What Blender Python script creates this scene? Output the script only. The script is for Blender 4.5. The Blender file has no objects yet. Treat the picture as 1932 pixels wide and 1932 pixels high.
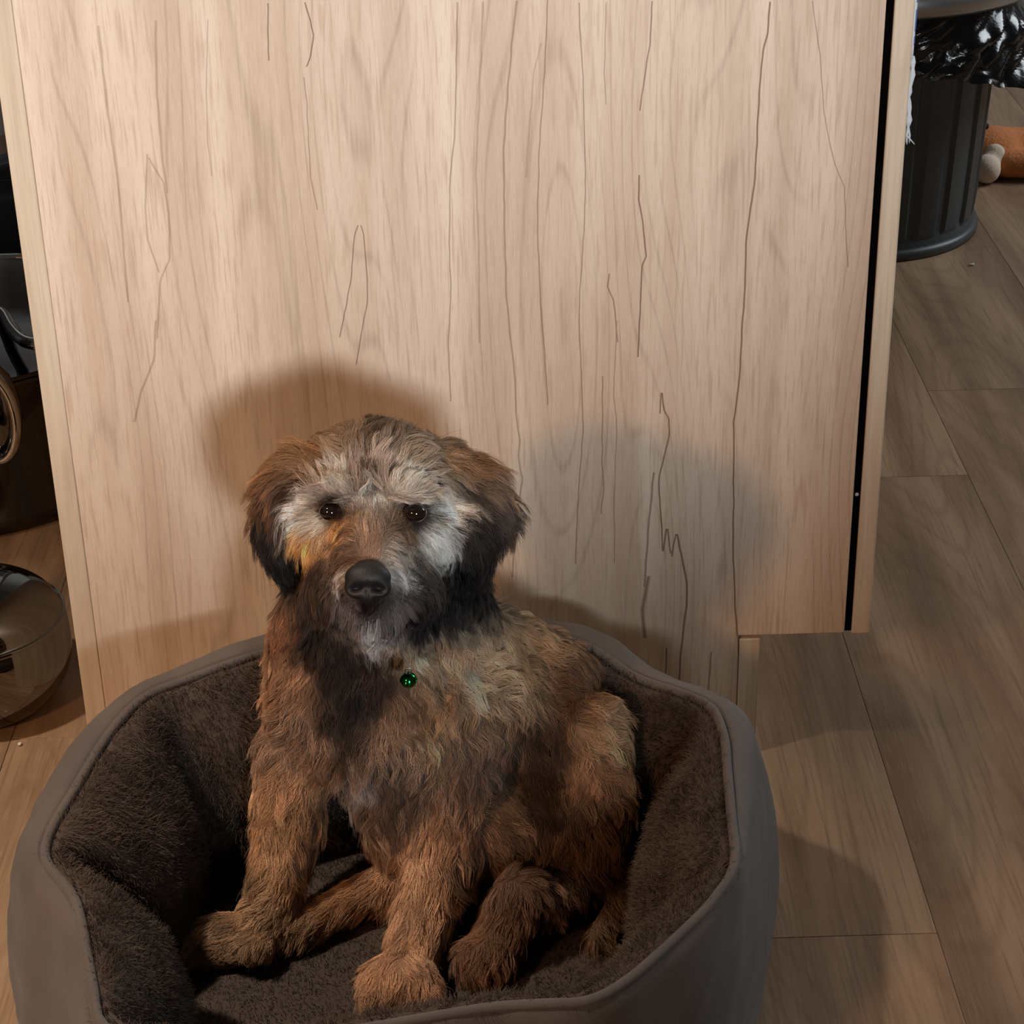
import bpy, bmesh, math, random
import numpy as np
from mathutils import Vector, Matrix, noise, kdtree

# ------------------------------------------------------------------ camera
scn = bpy.context.scene
F_PX, PITCH, ROLL, YAW = 3866.43, math.radians(27.9856), math.radians(-1.2267), math.radians(0.7203)
CAM = np.array([0.31412, -1.32450, 0.92411])
_f = np.array([math.sin(YAW)*math.cos(PITCH), math.cos(YAW)*math.cos(PITCH), -math.sin(PITCH)])
_r0 = np.array([math.cos(YAW), -math.sin(YAW), 0.0]); _u0 = np.cross(_r0, _f)
C_R = math.cos(ROLL)*_r0 + math.sin(ROLL)*_u0
C_U = -math.sin(ROLL)*_r0 + math.cos(ROLL)*_u0
C_F = _f
cam_d = bpy.data.cameras.new('camera'); cam = bpy.data.objects.new('camera', cam_d)
scn.collection.objects.link(cam)
cam_d.sensor_width = 36.0; cam_d.sensor_fit = 'HORIZONTAL'; cam_d.lens = F_PX/1932.0*36.0
cam_d.clip_start = 0.05
cam.matrix_world = Matrix(((C_R[0], C_U[0], -C_F[0], CAM[0]), (C_R[1], C_U[1], -C_F[1], CAM[1]),
                           (C_R[2], C_U[2], -C_F[2], CAM[2]), (0, 0, 0, 1)))
scn.camera = cam
def ray(x, y): return (x-966)/F_PX*C_R + (966-y)/F_PX*C_U + C_F
def at_y(x, y, Y): d = ray(x, y); return CAM + d*((Y-CAM[1])/d[1])
def at_z(x, y, Z): d = ray(x, y); return CAM + d*((Z-CAM[2])/d[2])
def to_px(P):
    v = np.asarray(P)-CAM; d = v@C_F
    return 966+F_PX*(v@C_R)/d, 966-F_PX*(v@C_U)/d

# ------------------------------------------------------------------ world, lamps, exposure
scn.view_settings.view_transform = 'Standard'; scn.view_settings.look = 'None'
scn.view_settings.exposure = 0.0; scn.view_settings.gamma = 1.0; scn.view_settings.use_curve_mapping = False
world = bpy.data.worlds.new('world'); scn.world = world; world.use_nodes = True
bg = world.node_tree.nodes['Background']
bg.inputs['Color'].default_value = (1.0, 0.90, 0.80, 1); bg.inputs['Strength'].default_value = 0.042

def spot(name, loc, target, energy, color, size, angle, blend):
    d = bpy.data.lights.new(name, 'SPOT'); d.energy = energy; d.color = color
    d.shadow_soft_size = size; d.spot_size = math.radians(angle); d.spot_blend = blend
    o = bpy.data.objects.new(name, d); scn.collection.objects.link(o)
    o.location = loc
    o.rotation_euler = (Vector(target)-Vector(loc)).to_track_quat('-Z', 'Y').to_euler()
    return o
# daylight-white lamp across the room, warm lamp to its left
spot('white_spot_lamp', (0.92, -3.2, 1.22), (0.20, 0.0, 0.85), 455, (0.87, 0.94, 1.0), 0.18, 28.4, 1.0)
spot('warm_spot_lamp', (-1.05, -2.0, 1.34), (0.05, 0.0, 0.36), 68, (1.0, 0.56, 0.29), 0.11, 46, 1.0)
spot('ceiling_lamp', (-0.9, -0.6, 2.4), (-0.16, -0.38, 0.0), 185, (1.0, 0.86, 0.70), 0.06, 38, 1.0)
# daylight from the window on the right-hand side of the room
wl = bpy.data.lights.new('window_daylight', 'AREA'); wl.shape = 'RECTANGLE'; wl.size = 1.0; wl.size_y = 1.2
wl.energy = 30; wl.color = (0.88, 0.95, 1.0)
wlo = bpy.data.objects.new('window_daylight', wl); scn.collection.objects.link(wlo); wlo.location = (2.75, 1.4, 1.5)
wlo.rotation_euler = (Vector((0.8, 0.6, 0.0))-Vector(wlo.location)).to_track_quat('-Z', 'Y').to_euler()

# ------------------------------------------------------------------ helpers
COL = scn.collection
def srgb(r, g, b, a=1.0):
    def f(c):
        c /= 255.0
        return c/12.92 if c <= 0.04045 else ((c+0.055)/1.055)**2.4
    return (f(r), f(g), f(b), a)

def mesh_from(verts, faces, name='m', smooth=True):
    me = bpy.data.meshes.new(name); me.from_pydata([tuple(map(float, v)) for v in verts], [], faces); me.update()
    if smooth: me.shade_smooth()
    return me
def link(name, me, mat=None, parent=None, **props):
    o = bpy.data.objects.new(name, me); COL.objects.link(o)
    if mat is not None: me.materials.append(mat)
    if parent is not None:
        o.parent = parent
        o.matrix_parent_inverse = Matrix.Translation(parent.location).inverted() if parent.parent is None \
            else (parent_world(parent)).inverted()
    for k, v in props.items(): o[k] = v
    return o
def parent_world(o):
    m = o.matrix_basis.copy()
    if o.parent: m = parent_world(o.parent) @ o.matrix_parent_inverse @ m
    return m
def thing(name, label, cat, loc=(0, 0, 0), group=None):
    o = bpy.data.objects.new(name, None); COL.objects.link(o); o.location = loc
    o['label'] = label; o['category'] = cat
    if group: o['group'] = group
    return o

class MB:
    """collects verts and faces"""
    def __init__(s): s.v = []; s.f = []
    def add(s, v, f):
        n = len(s.v); s.v += [tuple(map(float, p)) for p in v]; s.f += [tuple(i+n for i in q) for q in f]; return s
    def mesh(s, smooth=True): return mesh_from(s.v, s.f, smooth=smooth)

def box_vf(x0, x1, y0, y1, z0, z1, b=0.0):
    bm = bmesh.new()
    bmesh.ops.create_cube(bm, size=1.0)
    for v in bm.verts:
        v.co = Vector(((x0+x1)/2+v.co.x*(x1-x0), (y0+y1)/2+v.co.y*(y1-y0), (z0+z1)/2+v.co.z*(z1-z0)))
    if b > 0: bmesh.ops.bevel(bm, geom=bm.edges[:], offset=b, segments=2, profile=0.5, affect='EDGES')
    bm.verts.index_update()
    v = [tuple(p.co) for p in bm.verts]; f = [tuple(q.index for q in p.verts) for p in bm.faces]; bm.free()
    return v, f
def box(name, x0, x1, y0, y1, z0, z1, mat, parent=None, b=0.0, **props):
    v, f = box_vf(x0, x1, y0, y1, z0, z1, b)
    return link(name, mesh_from(v, f, smooth=False), mat, parent, **props)

def lathe_vf(profile, center=(0, 0), n=64, rfun=None, closed=False):
    """profile [(r, z)], rfun(ang, i) multiplies the radius"""
    v, f = [], []
    for i, (r, z) in enumerate(profile):
        for k in range(n):
            a = 2*math.pi*k/n; rr = r*(rfun(a, i) if rfun else 1.0)
            v.append((center[0]+rr*math.cos(a), center[1]+rr*math.sin(a), z))
    m = len(profile)
    for i in range(m if closed else m-1):
        for k in range(n):
            j = (i+1) % m; k2 = (k+1) % n
            f.append((i*n+k, i*n+k2, j*n+k2, j*n+k))
    return v, f
def tube_vf(pts, r, n=10, closed=False, caps=True):
    pts = [np.array(p, float) for p in pts]; m = len(pts); v, f = [], []
    rs = r if hasattr(r, '__len__') else [r]*m
    up = np.array([0, 0, 1.0]); prev = None
    for i in range(m):
        a = pts[(i-1) % m] if (closed or i > 0) else pts[i]
        b = pts[(i+1) % m] if (closed or i < m-1) else pts[i]
        t = b-a; t /= np.linalg.norm(t)+1e-12
        if prev is None:
            x = np.cross(t, up)
            if np.linalg.norm(x) < 1e-3: x = np.cross(t, [1, 0, 0])
        else: x = prev-t*(prev@t)
        x /= np.linalg.norm(x); prev = x; y = np.cross(t, x)
        for k in range(n):
            q = 2*math.pi*k/n; v.append(pts[i]+rs[i]*(math.cos(q)*x+math.sin(q)*y))
    for i in range(m if closed else m-1):
        j = (i+1) % m
        for k in range(n):
            k2 = (k+1) % n; f.append((i*n+k, i*n+k2, j*n+k2, j*n+k))
    if not closed and caps:
        f.append(tuple(range(n-1, -1, -1))); f.append(tuple((m-1)*n+k for k in range(n)))
    return v, f
def catmull(P, n, closed=True):
    P = np.asarray(P, float); m = len(P); out = []
    segs = m if closed else m-1
    for i in range(segs):
        if closed: a, b, c, d = P[(i-1) % m], P[i], P[(i+1) % m], P[(i+2) % m]
        else: a, b, c, d = P[max(i-1, 0)], P[i], P[i+1], P[min(i+2, m-1)]
        for k in range(n):
            t = k/n
            out.append(0.5*((2*b)+(-a+c)*t+(2*a-5*b+4*c-d)*t*t+(-a+3*b-3*c+d)*t**3))
    if not closed: out.append(P[-1])
    return np.array(out)
def sphere_vf(c, rx, ry=None, rz=None, rot=None, nu=24, nv=16):
    ry = ry or rx; rz = rz or rx; v, f = [], []
    R = np.array(rot) if rot is not None else np.eye(3)
    v.append(np.array(c)+R@np.array([0, 0, rz]))
    for i in range(1, nv):
        p = math.pi*i/nv
        for k in range(nu):
            a = 2*math.pi*k/nu
            v.append(np.array(c)+R@np.array([rx*math.sin(p)*math.cos(a), ry*math.sin(p)*math.sin(a), rz*math.cos(p)]))
    v.append(np.array(c)+R@np.array([0, 0, -rz])); L = len(v)-1
    for k in range(nu): f.append((0, 1+k, 1+(k+1) % nu))
    for i in range(nv-2):
        for k in range(nu):
            a = 1+i*nu+k; b = 1+i*nu+(k+1) % nu; f.append((a, a+nu, b+nu, b))
    for k in range(nu): f.append((L, 1+(nv-2)*nu+(k+1) % nu, 1+(nv-2)*nu+k))
    return v, f
def rcone_vf(p0, r0, p1, r1, n=18, cap=6):
    """capsule with two radii"""
    p0 = np.array(p0, float); p1 = np.array(p1, float); t = p1-p0; L = np.linalg.norm(t); t = t/(L+1e-9)
    x = np.cross(t, [0.3, 0.2, 0.93]); x /= np.linalg.norm(x); y = np.cross(t, x)
    prof = [(r0*math.sin(q), -r0*math.cos(q)) for q in np.linspace(0.12, math.pi/2, cap)]
    prof += [(r0+(r1-r0)*s, L*s) for s in (0.33, 0.66)]
    prof += [(r1*math.cos(q), L+r1*math.sin(q)) for q in np.linspace(0, math.pi/2-0.12, cap)]
    v, f = [p0-t*r0], []
    for r, h in prof:
        for k in range(n):
            a = 2*math.pi*k/n; v.append(p0+t*h+r*(math.cos(a)*x+math.sin(a)*y))
    v.append(p1+t*r1); m = len(prof); Lx = len(v)-1
    for k in range(n): f.append((0, 1+(k+1) % n, 1+k))
    for i in range(m-1):
        for k in range(n):
            a = 1+i*n+k; b = 1+i*n+(k+1) % n; f.append((a, b, b+n, a+n))
    for k in range(n): f.append((Lx, 1+(m-1)*n+k, 1+(m-1)*n+(k+1) % n))
    return v, f
def remesh(mb, voxel, smooth_it=6):
    me = mb.mesh(); o = bpy.data.objects.new('tmp', me); COL.objects.link(o)
    m = o.modifiers.new('r', 'REMESH'); m.mode = 'VOXEL'; m.voxel_size = voxel
    s = o.modifiers.new('s', 'SMOOTH'); s.factor = 0.5; s.iterations = smooth_it
    dg = bpy.context.evaluated_depsgraph_get(); dg.update()
    out = bpy.data.meshes.new_from_object(o.evaluated_get(dg)); out.shade_smooth()
    bpy.data.objects.remove(o); bpy.data.meshes.remove(me)
    return out

# ------------------------------------------------------------------ materials
def new_mat(name):
    m = bpy.data.materials.new(name); m.use_nodes = True
    return m, m.node_tree, m.node_tree.nodes['Principled BSDF']
class NT:
    def __init__(s, nt): s.nt = nt
    def n(s, t, **kw):
        x = s.nt.nodes.new(t)
        for k, v in kw.items(): setattr(x, k, v)
        return x
    def put(s, sock, v):
        if isinstance(v, bpy.types.NodeSocket): s.nt.links.new(v, sock)
        elif v is not None: sock.default_value = v
    def m(s, op, a, b=None, c=None, clamp=False):
        x = s.n('ShaderNodeMath', operation=op, use_clamp=clamp)
        s.put(x.inputs[0], a); s.put(x.inputs[1], b); s.put(x.inputs[2], c)
        return x.outputs[0]
    def noise(s, vec, scale=1.0, detail=2.0, rough=0.5, dist=0.0):
        x = s.n('ShaderNodeTexNoise'); s.put(x.inputs['Vector'], vec); x.inputs['Scale'].default_value = scale
        x.inputs['Detail'].default_value = detail; x.inputs['Roughness'].default_value = rough; x.inputs['Distortion'].default_value = dist
        return x.outputs['Fac']
    def mapping(s, vec, scale=(1, 1, 1), loc=(0, 0, 0), rot=(0, 0, 0)):
        x = s.n('ShaderNodeMapping'); s.put(x.inputs['Vector'], vec)
        x.inputs['Scale'].default_value = scale; s.put(x.inputs['Location'], loc); x.inputs['Rotation'].default_value = rot
        return x.outputs[0]
    def mix(s, fac, a, b, blend='MIX'):
        x = s.n('ShaderNodeMix', data_type='RGBA', blend_type=blend)
        s.put(x.inputs[0], fac); s.put(x.inputs[6], a); s.put(x.inputs[7], b)
        return x.outputs[2]
    def rng(s, v, a, b, c=0.0, d=1.0, mode='SMOOTHSTEP'):
        x = s.n('ShaderNodeMapRange', interpolation_type=mode)
        s.put(x.inputs[0], v); s.put(x.inputs[1], a); s.put(x.inputs[2], b); s.put(x.inputs[3], c); s.put(x.inputs[4], d)
        return x.outputs[0]
    def bump(s, h, strength=0.3, dist=0.001):
        x = s.n('ShaderNodeBump'); s.put(x.inputs['Height'], h); x.inputs['Strength'].default_value = strength
        x.inputs['Distance'].default_value = dist
        return x.outputs[0]

def simple_mat(name, col, rough=0.5, metal=0.0, coat=0.0, bump=None, var=None):
    m, nt, p = new_mat(name); N = NT(nt)
    p.inputs['Base Color'].default_value = col; p.inputs['Roughness'].default_value = rough; p.inputs['Metallic'].default_value = metal
    p.inputs['Coat Weight'].default_value = coat
    tc = N.n('ShaderNodeTexCoord').outputs['Object']
    if bump:
        sc, st, di = bump
        N.put(p.inputs['Normal'], N.bump(N.noise(tc, sc, 3.0), st, di))
    if var:
        sc, amt = var
        k = N.noise(tc, sc, 3.0)
        d = tuple(c*(1-amt) for c in col[:3])+(1,); l = tuple(min(1, c*(1+amt)) for c in col[:3])+(1,)
        N.put(p.inputs['Base Color'], N.mix(k, d, l))
    return m

def grain_colour(N, u, v, w, seed=0.0, base=None, dark=None, light=None):
    """maple-like laminate: u across the grain, v along it"""
    comb = N.n('ShaderNodeCombineXYZ'); N.put(comb.inputs[0], u); N.put(comb.inputs[1], v); N.put(comb.inputs[2], w)
    P = comb.outputs[0]
    warp = N.noise(N.mapping(P, (11, 1.5, 11), (seed, 0, 0)), 1.0, 1.0, 0.5)
    wide = N.noise(N.mapping(P, (26, 1.3, 26), (seed+3, 0, 0)), 1.0, 2.0, 0.6)
    fine = N.noise(N.mapping(P, (430, 20, 430), (seed+7, 0, 0)), 1.0, 1.0, 0.6)
    pore = N.noise(N.mapping(P, (1500, 80, 1500), (seed+9, 0, 0)), 1.0, 1.0, 0.6)
    c = N.mix(N.rng(wide, 0.15, 0.88), dark, light)
    c = N.mix(N.m('MULTIPLY', N.rng(fine, 0.48, 0.74), 0.70), c, dark)
    c = N.mix(N.m('MULTIPLY', N.rng(pore, 0.52, 0.80), 0.3), c, light)
    c = N.mix(N.m('MULTIPLY', N.rng(pore, 0.46, 0.22), 0.5), c, dark)
    # thin growth lines that run with the grain
    ph = N.m('FRACT', N.m('ADD', N.m('MULTIPLY', warp, 17.0), N.m('MULTIPLY', u, 62.0)))
    d = N.m('ABSOLUTE', N.m('SUBTRACT', ph, 0.5))
    ln = N.m('MULTIPLY', N.rng(d, 0.13, 0.0), N.rng(wide, 0.66, 0.40))
    c = N.mix(N.m('MULTIPLY', N.m('MULTIPLY', ln, N.rng(fine, 0.25, 0.60, 0.35, 1.0)), 0.50), c, tuple(x*0.72 for x in dark[:3])+(1,))
    return c, fine, pore, P

WL, WM, WD = srgb(238, 217, 195), srgb(214, 187, 164), srgb(196, 167, 142)
CRACK = srgb(112, 78, 52)
VEINS = [  # (half width mm, strength, pixel polyline)
 (.55, .95, [(573, 0), (585, 37), (592, 67), (585, 108), (577, 128)]),
 (.45, .6, [(573.5, 145), (578.6, 192), (580, 219), (586, 336), (600, 400)]),
 (.55, .8, [(504.6, 0), (506.3, 84), (507.3, 118)]),
 (.5, .8, [(677, 420), (667.7, 447), (662.7, 525), (654, 572), (640, 640)]),
 (.5, .8, [(679, 420), (686, 441), (693, 525), (693, 572), (684.5, 616), (672, 690)]),
 (.6, .6, [(863, 0), (861, 135), (858, 252), (849, 336), (848, 488), (851, 538), (846, 649), (850, 760)]),
 (.9, .35, [(911.6, 0), (905, 168), (900, 269), (898, 336), (903, 471), (905, 649)]),
 (.8, .55, [(975.5, 0), (965.5, 84), (955.4, 202), (950, 286), (952, 437), (955, 560), (972, 716), (974, 786), (981, 833), (978, 862), (985, 905), (976, 975), (966, 1090)]),
 (.6, .6, [(1033, 0), (1028, 135), (1021, 219), (1016, 320), (1014, 420), (1018, 538), (1024, 630), (1028, 678), (1034, 767)]),
 (.8, .3, [(1023, 77), (1007.5, 135), (999, 235), (992, 336)]),
 (.5, .65, [(1092, 0), (1100, 151), (1102, 235), (1105, 336), (1102, 437), (1095, 538), (1092, 600), (1098, 736), (1100, 817), (1090, 949), (1086, 1066)]),
 (.5, .5, [(1144, 0), (1140, 135), (1144, 202)]),
 (.6, .75, [(1231, 0), (1226, 84), (1218, 135), (1206, 215)]),
 (.65, .95, [(1206, 326), (1205, 377), (1214, 427), (1219, 484), (1211, 501), (1210, 545), (1207, 600), (1203.5, 676)]),
 (.75, .95, [(1453, 0), (1448, 64), (1440, 94), (1433, 168), (1428, 269), (1423, 353), (1414.5, 404), (1408, 454), (1406, 538), (1400, 620), (1395, 716), (1385, 794), (1384, 910), (1383, 1027), (1387, 1143), (1395, 1250), (1398, 1330)]),
 (.45, .6, [(1532, 0), (1547, 101), (1554, 212), (1562.5, 256), (1574, 306), (1593, 353), (1596, 437), (1599.6, 505)]),
 (.6, .95, [(1248, 740), (1245.5, 784)]),
 (.65, 1.0, [(1249, 740), (1254, 775), (1262, 790), (1263, 817), (1251, 872), (1244, 899), (1243.5, 930), (1249, 988), (1250, 1040)]),
 (.7, 1.0, [(1258.5, 994), (1251, 1041)]), (.7, 1.0, [(1259.5, 994), (1265, 1045)]), (.7, 1.0, [(1276, 1004), (1267, 1050)]),
 (.9, 1.0, [(1277, 1004), (1288, 1058), (1296, 1101), (1296, 1143), (1290, 1182), (1284, 1237), (1282, 1291)]),
 (1.0, .7, [(1234, 887), (1222, 1008), (1218, 1075), (1216, 1110)]), (1.9, .7, [(1224, 1085), (1212, 1150), (1217, 1205)]),
 (.5, .7, [(1137, 709), (1136, 872), (1139, 925), (1133, 973)]),
 (.45, .6, [(1164, 600), (1158, 736), (1164, 817), (1159, 930), (1159, 1066)]),
 (.8, .9, [(1258, 1222), (1255, 1290)]), (.7, .8, [(1342.6, 1229), (1335, 1310)]),
 (.6, .7, [(1150, 515), (1146, 540), (1157, 565), (1163, 620), (1165, 650)]),
 (.8, .4, [(278, 290), (274, 387), (279, 454), (300, 515)]), (.9, .4, [(278, 293), (309, 346), (319, 404), (320, 488), (303, 528), (296, 640)]),
 (1.0, .4, [(185, 44), (202, 202), (222, 336), (232, 454), (242, 572)]), (1.0, .4, [(293, 34), (296, 168), (303, 269), (316, 370)]),
 (.5, .4, [(392, 34), (389, 168), (392, 269), (400, 336)]), (1.0, .45, [(294, 600), (291, 678), (266, 740), (254, 796)]),
]
def panel_material():
    m, nt, p = new_mat('maple_laminate_side'); N = NT(nt)
    tc = N.n('ShaderNodeTexCoord').outputs['Object']
    sep = N.n('ShaderNodeSeparateXYZ'); N.put(sep.inputs[0], tc); X, Y, Z = sep.outputs
    c, fine, pore, P = grain_colour(N, X, Z, Y, 1.7, WM, WD, WL)
    wob = N.m('MULTIPLY', N.m('SUBTRACT', N.noise(N.mapping(tc, (60, 60, 60)), 1.0, 1.0), 0.5), 0.0014)
    Xw = N.m('ADD', X, wob); z0, z1 = 0.02, 0.62
    Zn = N.m('DIVIDE', N.m('SUBTRACT', Z, z0), z1-z0)
    tot = None
    for hw, st, poly in VEINS:
        pts = sorted([(float(q[2]), float(q[0])) for q in (at_y(x, y, 0.0) for x, y in poly)])
        x0 = -0.4; sp = 1.1
        fc = N.n('ShaderNodeFloatCurve'); cv = fc.mapping.curves[0]
        q = [((z-z0)/(z1-z0), (x-x0)/sp) for z, x in pts]
        q = [(max(0, min(1, a)), b) for a, b in q]
        ends = []
        if q[0][0] > 0.006: q.insert(0, (q[0][0]-0.0005, 0.0)); q.insert(0, (0.0, 0.0))
        if q[-1][0] < 0.99: q.append((q[-1][0]+0.0005, 0.0)); q.append((1.0, 0.0))
        cv.points[0].location = q[0]; cv.points[1].location = q[-1]
        for e in q[1:-1]: cv.points.new(*e)
        for e in cv.points: e.handle_type = 'VECTOR'
        fc.mapping.update()
        N.put(fc.inputs['Value'], Zn if tot is None else N.m('MULTIPLY_ADD', tot, 1e-7, Zn))
        xc = N.m('MULTIPLY_ADD', fc.outputs[0], sp, x0)
        d = N.m('ABSOLUTE', N.m('SUBTRACT', Xw, xc))
        k = N.m('MULTIPLY_ADD', d, -1.35*st/(hw*0.00125), 1.35*st, clamp=True)
        tot = k if tot is None else N.m('MAXIMUM', tot, k)
    tot = N.m('MINIMUM', tot, 1.0)
    c = N.mix(N.m('MULTIPLY', tot, 0.85), c, CRACK)
    N.put(p.inputs['Base Color'], c); p.inputs['Roughness'].default_value = 0.5
    p.inputs['Specular IOR Level'].default_value = 0.35
    N.put(p.inputs['Normal'], N.bump(pore, 0.12, 0.0004))
    return m
def edge_material(name, dark, light, axis='XZ'):
    m, nt, p = new_mat(name); N = NT(nt)
    tc = N.n('ShaderNodeTexCoord').outputs['Object']
    sep = N.n('ShaderNodeSeparateXYZ'); N.put(sep.inputs[0], tc); X, Y, Z = sep.outputs
    P = tc
    f = N.noise(N.mapping(P, (500, 500, 14)), 1.0, 3.0, 0.6); g = N.noise(N.mapping(P, (90, 90, 7)), 1.0, 3.0, 0.6, 0.5)
    c = N.mix(N.rng(g, 0.3, 0.7), dark, light)
    c = N.mix(N.m('MULTIPLY', N.rng(f, 0.5, 0.78), 0.5), c, tuple(x*0.7 for x in dark[:3])+(1,))
    N.put(p.inputs['Base Color'], c); p.inputs['Roughness'].default_value = 0.5
    N.put(p.inputs['Normal'], N.bump(f, 0.12, 0.0005))
    return m
def plank_material():
    m, nt, p = new_mat('oak_laminate_plank'); N = NT(nt)
    oi = N.n('ShaderNodeObjectInfo')
    tc = N.n('ShaderNodeTexCoord').outputs['Object']
    comb = N.n('ShaderNodeCombineXYZ'); N.put(comb.inputs[0], N.m('MULTIPLY', oi.outputs['Random'], 37.0)); N.put(comb.inputs[1], N.m('MULTIPLY', oi.outputs['Random'], 91.0))
    add = N.n('ShaderNodeVectorMath', operation='ADD'); N.put(add.inputs[0], tc); N.put(add.inputs[1], comb.outputs[0])
    P = add.outputs[0]
    wide = N.noise(N.mapping(P, (16, 1.7, 1)), 1.0, 2.0, 0.6)
    fine = N.noise(N.mapping(P, (330, 9, 1)), 1.0, 1.0, 0.65)
    pore = N.noise(N.mapping(P, (800, 40, 1)), 1.0, 0.0)
    warp = N.noise(N.mapping(P, (7, 1.1, 1)), 1.0, 1.0, 0.5)
    ph = N.m('FRACT', N.m('MULTIPLY', warp, 22.0)); ring = N.rng(N.m('ABSOLUTE', N.m('SUBTRACT', ph, 0.5)), 0.22, 0.0)
    D, L = srgb(132, 104, 80), srgb(186, 154, 124)
    c = N.mix(N.rng(wide, 0.28, 0.72), D, L)
    c = N.mix(N.m('MULTIPLY', ring, 0.22), c, srgb(112, 84, 62))
    c = N.mix(N.m('MULTIPLY', N.rng(fine, 0.48, 0.78), 0.45), c, srgb(112, 86, 66))
    c = N.mix(N.m('MULTIPLY', N.rng(pore, 0.55, 0.8), 0.2), c, srgb(196, 166, 136))
    tint = N.rng(oi.outputs['Random'], 0, 1, 0.90, 1.08, 'LINEAR')
    tn = N.n('ShaderNodeCombineXYZ'); [N.put(tn.inputs[i], tint) for i in range(3)]
    c = N.mix(1.0, c, tn.outputs[0], 'MULTIPLY')
    kn = N.n('ShaderNodeTexVoronoi'); N.put(kn.inputs['Vector'], N.mapping(P, (7, 2.6, 1))); kn.inputs['Scale'].default_value = 1.0
    c = N.mix(N.m('MULTIPLY', N.rng(kn.outputs['Distance'], 0.055, 0.02), 0.55), c, srgb(84, 60, 44))
    N.put(p.inputs['Base Color'], c); p.inputs['Roughness'].default_value = 0.42
    p.inputs['Specular IOR Level'].default_value = 0.35
    N.put(p.inputs['Normal'], N.bump(N.m('ADD', fine, N.m('MULTIPLY', pore, .4)), 0.18, 0.0006))
    return m
MAT_PANEL = panel_material()
MAT_EDGE = edge_material('maple_edge_band', srgb(204, 181, 156), srgb(222, 203, 178))
MAT_PLANK = plank_material()
MAT_DARK = simple_mat('gap_shade_black', srgb(9, 7, 6), 0.95)
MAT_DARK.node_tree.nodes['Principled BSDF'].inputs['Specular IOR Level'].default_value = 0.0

# ------------------------------------------------------------------ setting: floor of planks, walls
PW, PX0, PL = 0.17223, 0.6147, 1.285
floor = box('floor', -2.4, 3.0, -2.6, 3.0, -0.05, -0.0095, simple_mat('underlay', srgb(70, 52, 38), 0.9), None, kind='structure')
plank_me = {}
random.seed(4)
SEAM = {-1: -0.2205, 0: 0.4661, -4: 0.0513}
first = None
for k in range(-17, 13):
    x0 = PX0+k*PW
    s = SEAM.get(k, random.uniform(-0.6, 0.6))
    if k in (1,): s = -0.62
    if k in (-2, -3): s = {-2: -0.75, -3: 0.42}[k]
    j0 = int(math.floor((-2.6-s)/PL)); j1 = int(math.ceil((3.0-s)/PL))
    for j in range(j0, j1):
        y0 = s+j*PL
        if first is None:
            v, f = box_vf(0.0002, PW-0.0002, 0.0002, PL-0.0002, -0.0095, 0.0, 0.0004)
            first = mesh_from(v, f, smooth=False); first.materials.append(MAT_PLANK)
        o = bpy.data.objects.new('plank', first); COL.objects.link(o); o.parent = floor; o.location = (x0, y0, 0)
wall_white = simple_mat('white_wall_paint', srgb(214, 212, 208), 0.7, bump=(300, .1, .0005))
box('wall_left', -2.4, -0.20, 1.655, 1.755, -0.0, 2.4, wall_white, None, kind='structure')
box('wall_back', -0.20, 3.0, 2.75, 2.85, -0.0, 2.4, wall_white, None, kind='structure')

# ------------------------------------------------------------------ kitchen cabinet end
cabinet = thing('kitchen_cabinet', 'pale maple-look kitchen cabinet end with an overhanging door and recessed kick board', 'cabinet', (0.3, 0.30, 0))
H = 0.86; D_ = 0.62; XT = 0.5009; XT2 = 0.5174; XG = 0.5810; XD = 0.5864
def end_panel():
    prof = [(0.0160, 0.0), (XT, 0.0), (XT, 0.1088), (XG, 0.1088), (XG, H), (0.0160, H)]
    v = [(x, 0.0, z) for x, z in prof]+[(x, 0.018, z) for x, z in prof]; n = len(prof)
    bm = bmesh.new(); vs = [bm.verts.new(q) for q in v]
    bm.faces.new(vs[:n]); bm.faces.new(vs[n:][::-1])
    for i in range(n): bm.faces.new((vs[i], vs[n+i], vs[n+(i+1) % n], vs[(i+1) % n]))
    bmesh.ops.recalc_face_normals(bm, faces=bm.faces)
    bmesh.ops.bevel(bm, geom=bm.edges[:], offset=0.0007, segments=2, profile=0.5, affect='EDGES')
    me = bpy.data.meshes.new('m'); bm.to_mesh(me); bm.free(); return me
link('side_panel', end_panel(), MAT_PANEL, cabinet)
box('back_panel', 0.0, 0.0158, 0.0, D_, 0.0, H, MAT_EDGE, cabinet, 0.0008)
box('kick_board', XT+0.0004, XT2, 0.0005, D_, 0.0, 0.1055, MAT_EDGE, cabinet, 0.0012)
door = box('door', XD, 0.6, 0.0, D_-0.002, 0.1075, H-0.02, MAT_EDGE, cabinet, 0.0012)
box('bottom_panel', 0.0163, XG-0.0005, 0.0185, D_, 0.1088, 0.1268, MAT_EDGE, cabinet)
box('far_panel', 0.0163, XG, D_-0.018, D_, 0.127, H, MAT_EDGE, cabinet)
box('top_panel', 0.0163, XG, 0.0185, D_-0.0185, H-0.018, H, MAT_EDGE, cabinet)
STEEL_B = simple_mat('brushed_steel', srgb(172, 173, 175), 0.38, 1.0, bump=(90, .05, .0005))
mb = MB()
mb.add(*tube_vf([(0.6165, 0.03, 0.70), (0.6165, 0.40, 0.70)], 0.0042, 12))
for y in (0.06, 0.37): mb.add(*tube_vf([(0.599, y, 0.70), (0.6165, y, 0.70)], 0.004, 10))
link('bar_handle', mb.mesh(), STEEL_B, door)
box('gap_shade_strip', XG+0.0002, XD-0.0001, 0.0018, 0.04, 0.1095, H-0.02, MAT_DARK, cabinet)  # added black strip that stands in for the shade inside the door gap
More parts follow.
